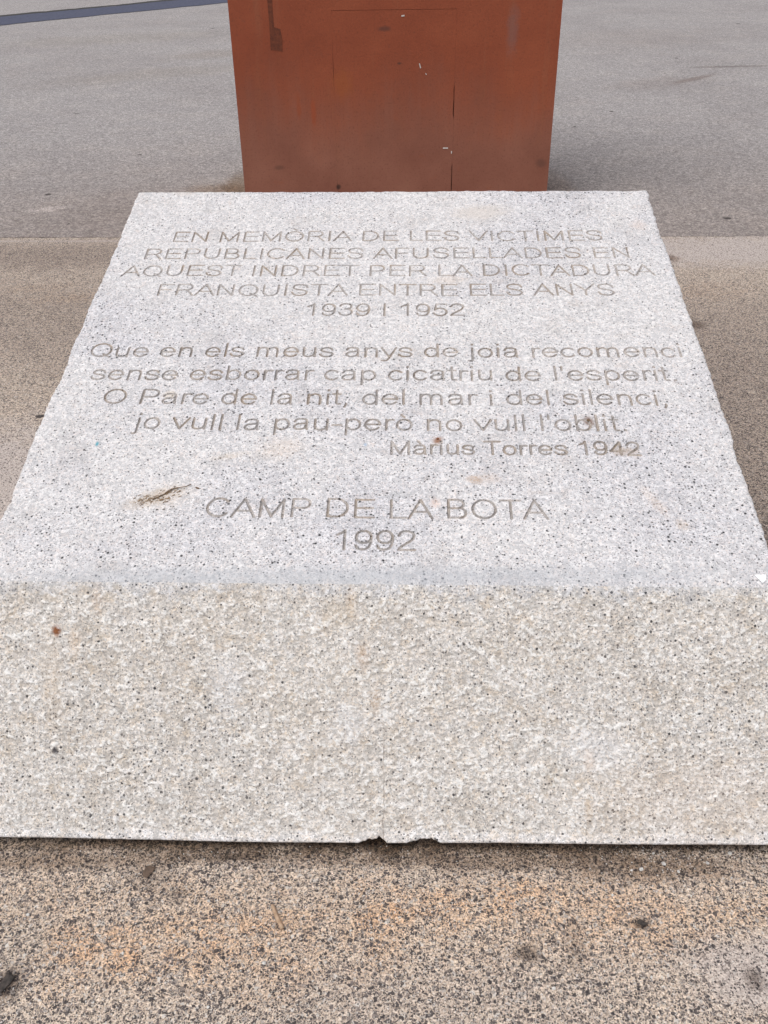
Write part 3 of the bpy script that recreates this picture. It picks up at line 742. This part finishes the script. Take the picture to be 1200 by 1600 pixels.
# ------------------------------------------------------------------ litter and marks lying about
M_GUM = simple('trodden_gum', (.045, .038, .036), (.085, .07, .065), 80, .8)
def blob(rx, ry, h, seed, n=16, rag=.3):
    r = np.random.default_rng(seed); V = [(0, 0, h)]; Fs = []
    for k, (f, z) in enumerate(((.55, h * .85), (1, 0.0005))):
        for i in range(n):
            a = 2 * math.pi * i / n; q = 1 + rag * (vnoise(np.array([i * .7]), np.array([seed * 1.3]), 9)[0] - .5) * 2
            V.append((rx * f * q * math.cos(a), ry * f * q * math.sin(a), z))
    Fs += [(0, 1 + i, 1 + (i + 1) % n) for i in range(n)] + [(1 + i, 1 + n + i, 1 + n + (i + 1) % n, 1 + (i + 1) % n) for i in range(n)]
    return V, Fs
def lay(name, V, Fs, mat, p, label, cat_, group=None, rz=0, smooth=True):
    o = mesh_py(name, V, Fs, mat, None, smooth); o.location = tuple(p); o.rotation_euler = (0, 0, rz); return setup(o, label, cat_, group)
gums = [(120, 177, .026, .012, 'flat dark spot on the concrete at the upper left, below the dark strip'),
        (218, 242, .018, .016, 'small dark spot on the concrete just above the left end of the stone'),
        (75, 304, .020, .022, 'roundish brown-black spot near the pavement joint, left of the stone'),
        (333, 44, .036, .030, 'dark spot closest to the upper left corner of the pillar'),
        (955, 174, .018, .020, 'oval dark spot on the concrete right of the pillar, left of centre'),
        (898, 198, .013, .018, 'tiny dark spot right of the pillar'),
        (1136, 341, .026, .022, 'dark spot just behind the pavement joint, right of the stone'),
        (1153, 37, .036, .030, 'dark spot at the far right of the concrete, nearest the top'),
        (1057, 91, .018, .030, 'small dark speck left of the long scuff mark'),
        (107, 350, .008, .010, 'tiniest dark speck by the joint on the left'),
        (62, 651, .016, .013, 'dark oval spot touching the left edge of the stone')]
for k, (px, py, rx, ry, lb) in enumerate(gums):
    V, Fs = blob(rx, ry, .0025, k + 3)
    lay('gum_spot', V, Fs, M_GUM, gnd(px, py), lb, 'gum spot', 'dark gum spots trodden into the paving')

def rock(r, seed, flat=.6):
    R_ = np.random.default_rng(seed); V = []; Fs = []
    V.append((0, 0, r * flat * 2)); n = 7
    for f, z in ((.8, 1.55), (1.0, .8), (.75, .0)):
        for i in range(n):
            a = 2 * math.pi * (i + .5 * (f == 1)) / n; q = r * f * R_.uniform(.75, 1.2); V.append((q * math.cos(a), q * math.sin(a), r * flat * z * R_.uniform(.85, 1.1)))
    for i in range(n): Fs.append((0, 1 + i, 1 + (i + 1) % n))
    for k in range(2):
        for i in range(n): Fs.append((1 + k * n + i, 1 + (k + 1) * n + i, 1 + (k + 1) * n + (i + 1) % n, 1 + k * n + (i + 1) % n))
    return V, Fs
M_PEB = simple('white_quartz_pebble', (.38, .36, .34), (.70, .68, .65), 120, .6)
pebs = [(1002, 1359, 4, 'at the right, largest of the cluster under the stone edge'), (1140, 1334, 4, 'furthest right, tight under the stone edge'), (1037, 1350, 4, 'at the right, just above the largest of the cluster'), (1021, 1334, 3, 'at the right, closest under the stone edge within the cluster'), (1105, 1349, 3.5, 'at the right, between cluster and corner'), (987, 1360, 2.5, 'at the left end of the cluster under the stone edge'), (1060, 1362, 3, 'at the right, lowest of the cluster under the stone edge'), (862, 1358, 2.5, 'alone between the second chip and the right cluster'), (44, 1430, 3.5, 'at the far left, above the orange stain'), (192, 1490, 2.5, 'at the lower left, inside the orange stain'), (413, 1505, 3, 'below the stick, left of centre'), (325, 1574, 2.5, 'at the bottom edge, left of centre'), (1143, 1372, 2.5, 'at the right, just below the cluster'), (1080, 1400, 2, 'at the right, above the dark curled leaf'), (865, 1545, 3.5, 'below the dirty patch right of centre'), (797, 1533, 2, 'at the bottom, right of centre, left of its pair'), (983, 1428, 2.5, 'left of and above the dark curled leaf'), (1018, 1527, 2.5, 'at the bottom right, below the dark curled leaf'), (420, 1475, 3, 'just below the lower end of the stick'), (326, 1408, 2.5, 'above and left of the stick'), (1142, 1450, 2.2, 'at the far right edge, level with the stick'), (957, 1399, 2.4, 'above the dark curled leaf, towards the centre'), (548, 1454, 2.2, 'near the centre of the foreground'), (272, 1463, 2, 'in the orange stain left of the stick')]
protos = []
for k in range(5):
    V, Fs = rock(.0042, 100 + k); me = bpy.data.meshes.new('pebble'); me.from_pydata(V, [], Fs); me.materials.append(M_PEB); protos.append(me)
for k, (px, py, r, where) in enumerate(pebs):
    o = bpy.data.objects.new('pebble', protos[k % 5]); COL.objects.link(o); p = gnd(px, py); o.location = (p[0], p[1], -.0006)
    s = r / 3.7; o.scale = (s, s * random.uniform(.7, 1), s); o.rotation_euler = (0, 0, random.uniform(0, 6))
    setup(o, 'small white pebble ' + where, 'pebble', 'white loose pebbles in front of the stone')
# loose grit, too small to count
V = []; Fs = []
def add(Vn, Fn, p, s=1.0):
    b = len(V); V.extend([(x * s + p[0], y * s + p[1], z * s + p[2]) for x, y, z in Vn]); Fs.extend([tuple(b + i for i in f) for f in Fn])
rk = [rock(.0018, 200 + k) for k in range(6)]
for k in range(900):
    if k < 150: px, py = random.gauss(1050, 70), 1325 + abs(random.gauss(0, 30))
    elif k < 300: px, py = random.uniform(0, 1200), 1322 + abs(random.gauss(0, 20))
    else: px, py = random.uniform(-50, 1250), random.uniform(1330, 1640)
    p = gnd(px, py); add(*random.choice(rk), (p[0], p[1], -.0004), random.uniform(.25, .8))
o = mesh_py('loose_grit', V, Fs, M_PEB); o['kind'] = 'stuff'

# damp dirt and crumbs packed along the foot of the stone
M_DIRT = simple('packed_dirt', (.035, .027, .020), (.10, .08, .06), 150, .9)
V = []; Fs = []
for k in range(1500):
    px = random.uniform(-60, 1260); yb = np.interp(px, [0, 70, 200, 560, 700, 1200], [1309, 1310, 1314, 1319, 1319, 1322])
    dens = vnoise(np.array([px / 90]), np.array([.5]), 15)[0]
    py = yb + abs(random.gauss(0, 3 + 16 * dens)); p = gnd(px, py + 1); add(*random.choice(rk), (p[0], p[1], -.0006), random.uniform(.3, 1.3))
o = mesh_py('dirt_crumbs', V, Fs, M_DIRT); o['kind'] = 'stuff'

# stick
def tube(pts, rad, n=8):
    V = []; Fs = []
    pts = [Vector(p) for p in pts]
    for i, p in enumerate(pts):
        d = (pts[min(i + 1, len(pts) - 1)] - pts[max(i - 1, 0)]).normalized(); s = d.cross(Vector((0, 0, 1)))
        s = s.normalized() if s.length > 1e-4 else Vector((1, 0, 0)); t = s.cross(d)
        r = rad[i] if isinstance(rad, (list, tuple)) else rad
        for k in range(n):
            a = 2 * math.pi * k / n; V.append(tuple(p + s * r * math.cos(a) + t * r * math.sin(a)))
    for i in range(len(pts) - 1):
        for k in range(n): Fs.append((i * n + k, i * n + (k + 1) % n, (i + 1) * n + (k + 1) % n, (i + 1) * n + k))
    Fs.append(tuple(range(n))[::-1]); Fs.append(tuple((len(pts) - 1) * n + k for k in range(n)))
    return V, Fs
M_STICK = simple('weathered_wood', (.30, .19, .12), (.46, .33, .23), 90, .8)
q0, q1 = gnd(425, 1414, .004), gnd(441, 1451, .004); mid = (q0 + q1) / 2
pts = [tuple(q0 + (q1 - q0) * t - mid + np.array([.0008 * math.sin(t * 9), 0, .004])) for t in np.linspace(0, 1, 7)]
V, Fs = tube(pts, [.0030, .0036, .0040, .0041, .0040, .0041, .0038])
lay('wooden_stick', V, Fs, M_STICK, (mid[0], mid[1], 0), 'short light brown piece of stick on the speckled pavement in front of the stone', 'stick')
# dry leaf
def leaf(w_, h_, curl, seed):
    out = [(-.9, -.1), (-.6, .75), (-.1, 1), (.55, .8), (1, .9), (.75, .1), (.35, -.55), (.1, -1), (-.3, -.8), (-.7, -.6)]
    V = [(0, 0, .002)]; n = len(out)
    for ring, f in enumerate((.5, 1.0)):
        for x, y in out: V.append((x * w_ * f, y * h_ * f, .002 + curl * f * f * (.5 + .5 * math.sin(3 * x + seed))))
    V += [(x, y, z - .0007) for x, y, z in V]
    b = 1 + 2 * n; Fs = []
    for off, fl in ((0, 1), (b, -1)):
        for i in range(n):
            j = (i + 1) % n
            Fs.append((off, off + 1 + i, off + 1 + j)[::fl]); Fs.append((off + 1 + i, off + 1 + n + i, off + 1 + n + j, off + 1 + j)[::fl])
    for i in range(n):
        j = (i + 1) % n; Fs.append((1 + n + i, b + 1 + n + i, b + 1 + n + j, 1 + n + j))
    return V, Fs
M_LEAF = simple('dead_leaf', (.085, .060, .045), (.16, .11, .08), 90, .75)
M_DLEAF = simple('rotten_leaf', (.03, .026, .024), (.075, .062, .055), 120, .8)
V, Fs = leaf(.0125, .014, .003, 1); lay('dead_leaf', V, Fs, M_LEAF, gnd(232, 1364), 'flat grey-brown dead leaf near the lower left edge of the stone', 'leaf')
V, Fs = leaf(.011, .020, .004, 2); lay('dead_leaf', V, Fs, M_DLEAF, gnd(9, 1538), 'blackened rotten leaf at the very left edge of the pavement', 'leaf', rz=-.2)
V, Fs = leaf(.011, .006, .003, 3); lay('dead_leaf', V, Fs, M_DLEAF, gnd(1003, 1444), 'small dark curled leaf on the pavement towards the right', 'leaf', rz=-.4)
M_SCRAP = simple('white_paper', (.80, .80, .80), (.88, .88, .88), 60, .5)
# white chip on the stone by its right front corner
tops = lambda px, py, h=0: on_plane(px, py, sN, sE + sN * h)
sc = [tops(1179, 898, .002), tops(1197, 897.5, .002), tops(1197, 906, .002), tops(1192, 911, .002), tops(1184, 903, .002)]
k = len(sc); cc = sum(sc) / k
o = mesh_py('plastic_scrap', [p - cc for p in sc] + [p - cc - sN * .0014 for p in sc], [tuple(range(k))[::-1]] + [(i, (i + 1) % k, k + (i + 1) % k, k + i) for i in range(k)], M_SCRAP)
o.location = tuple(cc); setup(o, 'small white scrap lying at the right front corner of the stone top', 'scrap')
# dry twig with crumbs of plant matter on the stone
M_TWIG = simple('dry_twig', (.09, .058, .036), (.20, .135, .085), 120, .85)
tw = link('dry_twig', None); c_t = tops(262, 772); tw.location = tuple(c_t)
setup(tw, 'dry brown twig with crumbled stalks lying on the left of the stone top', 'twig')
def tt_(px, py, h): return tuple(tops(px, py, h) - c_t)
V, Fs = tube([tt_(238, 781, .001), tt_(252, 774, .0018), tt_(266, 767.5, .0026), tt_(275, 759.5, .003)], [.0012, .0012, .0010, .0005], 6); mesh_py('stem', V, Fs, M_TWIG, tw, True)
V, Fs = tube([tt_(258, 770, .002), tt_(268, 764, .003), tt_(282, 761.5, .004), tt_(291, 760, .005), tt_(299, 756.5, .0045)], [.0010, .0012, .0009, .0009, .0012], 6); mesh_py('stem', V, Fs, M_TWIG, tw, True)
V = []; Fs = []
for kx in range(90):
    t = random.random(); px = 216 + 62 * t + random.gauss(0, 5); py = 785 - 17 * t + random.gauss(0, 3.6) + (7 if random.random() < .25 else 0)
    p = tops(px, py, .0008) - c_t; a = random.uniform(-.3, 1.1); l = random.uniform(.0012, .0045); d = sR * math.cos(a) + sS * math.sin(a)
    tv, tf = tube([tuple(p - d * l), tuple(p + d * l + sN * .0008)], random.uniform(.0003, .0009), 4); b = len(V); V += tv; Fs += [tuple(b + i for i in f) for f in tf]
o = mesh_py('crumbs', V, Fs, simple('plant_crumbs', (.16, .10, .06), (.34, .24, .15), 200), tw); o['kind'] = 'stuff'
sd_, sf_ = rock(.0022, 301, .5)
def small_on_stone(px, py, sx, sy, ang, mat, label, cat_, name):
    V, Fs = rock(.003, int(px), .45); B = np.stack([sR, sS, sN], 1)
    R2 = np.array([[math.cos(ang), -math.sin(ang), 0], [math.sin(ang), math.cos(ang), 0], [0, 0, 1]])
    V = (B @ R2 @ (np.array(V) * np.array([sx, sy, 1])).T).T
    o = mesh_py(name, V, Fs, mat, None, True); o.location = tuple(tops(px, py, .0)); return setup(o, label, cat_)
small_on_stone(308.5, 763, 2.0, .8, -.4, M_TWIG, 'tiny dark seed just right of the dry twig on the stone', 'seed', 'seed')
small_on_stone(919, 657, 1.3, 1.5, .4, M_TWIG, 'dark crumb lodged in the carved verse near the right side of the stone', 'crumb', 'dirt_crumb')
small_on_stone(684, 686, 1.1, 1.0, .2, simple('rusty_crumb', (.16, .06, .03), (.26, .11, .05), 200), 'rust-brown crumb above the signature line on the stone', 'crumb', 'dirt_crumb')
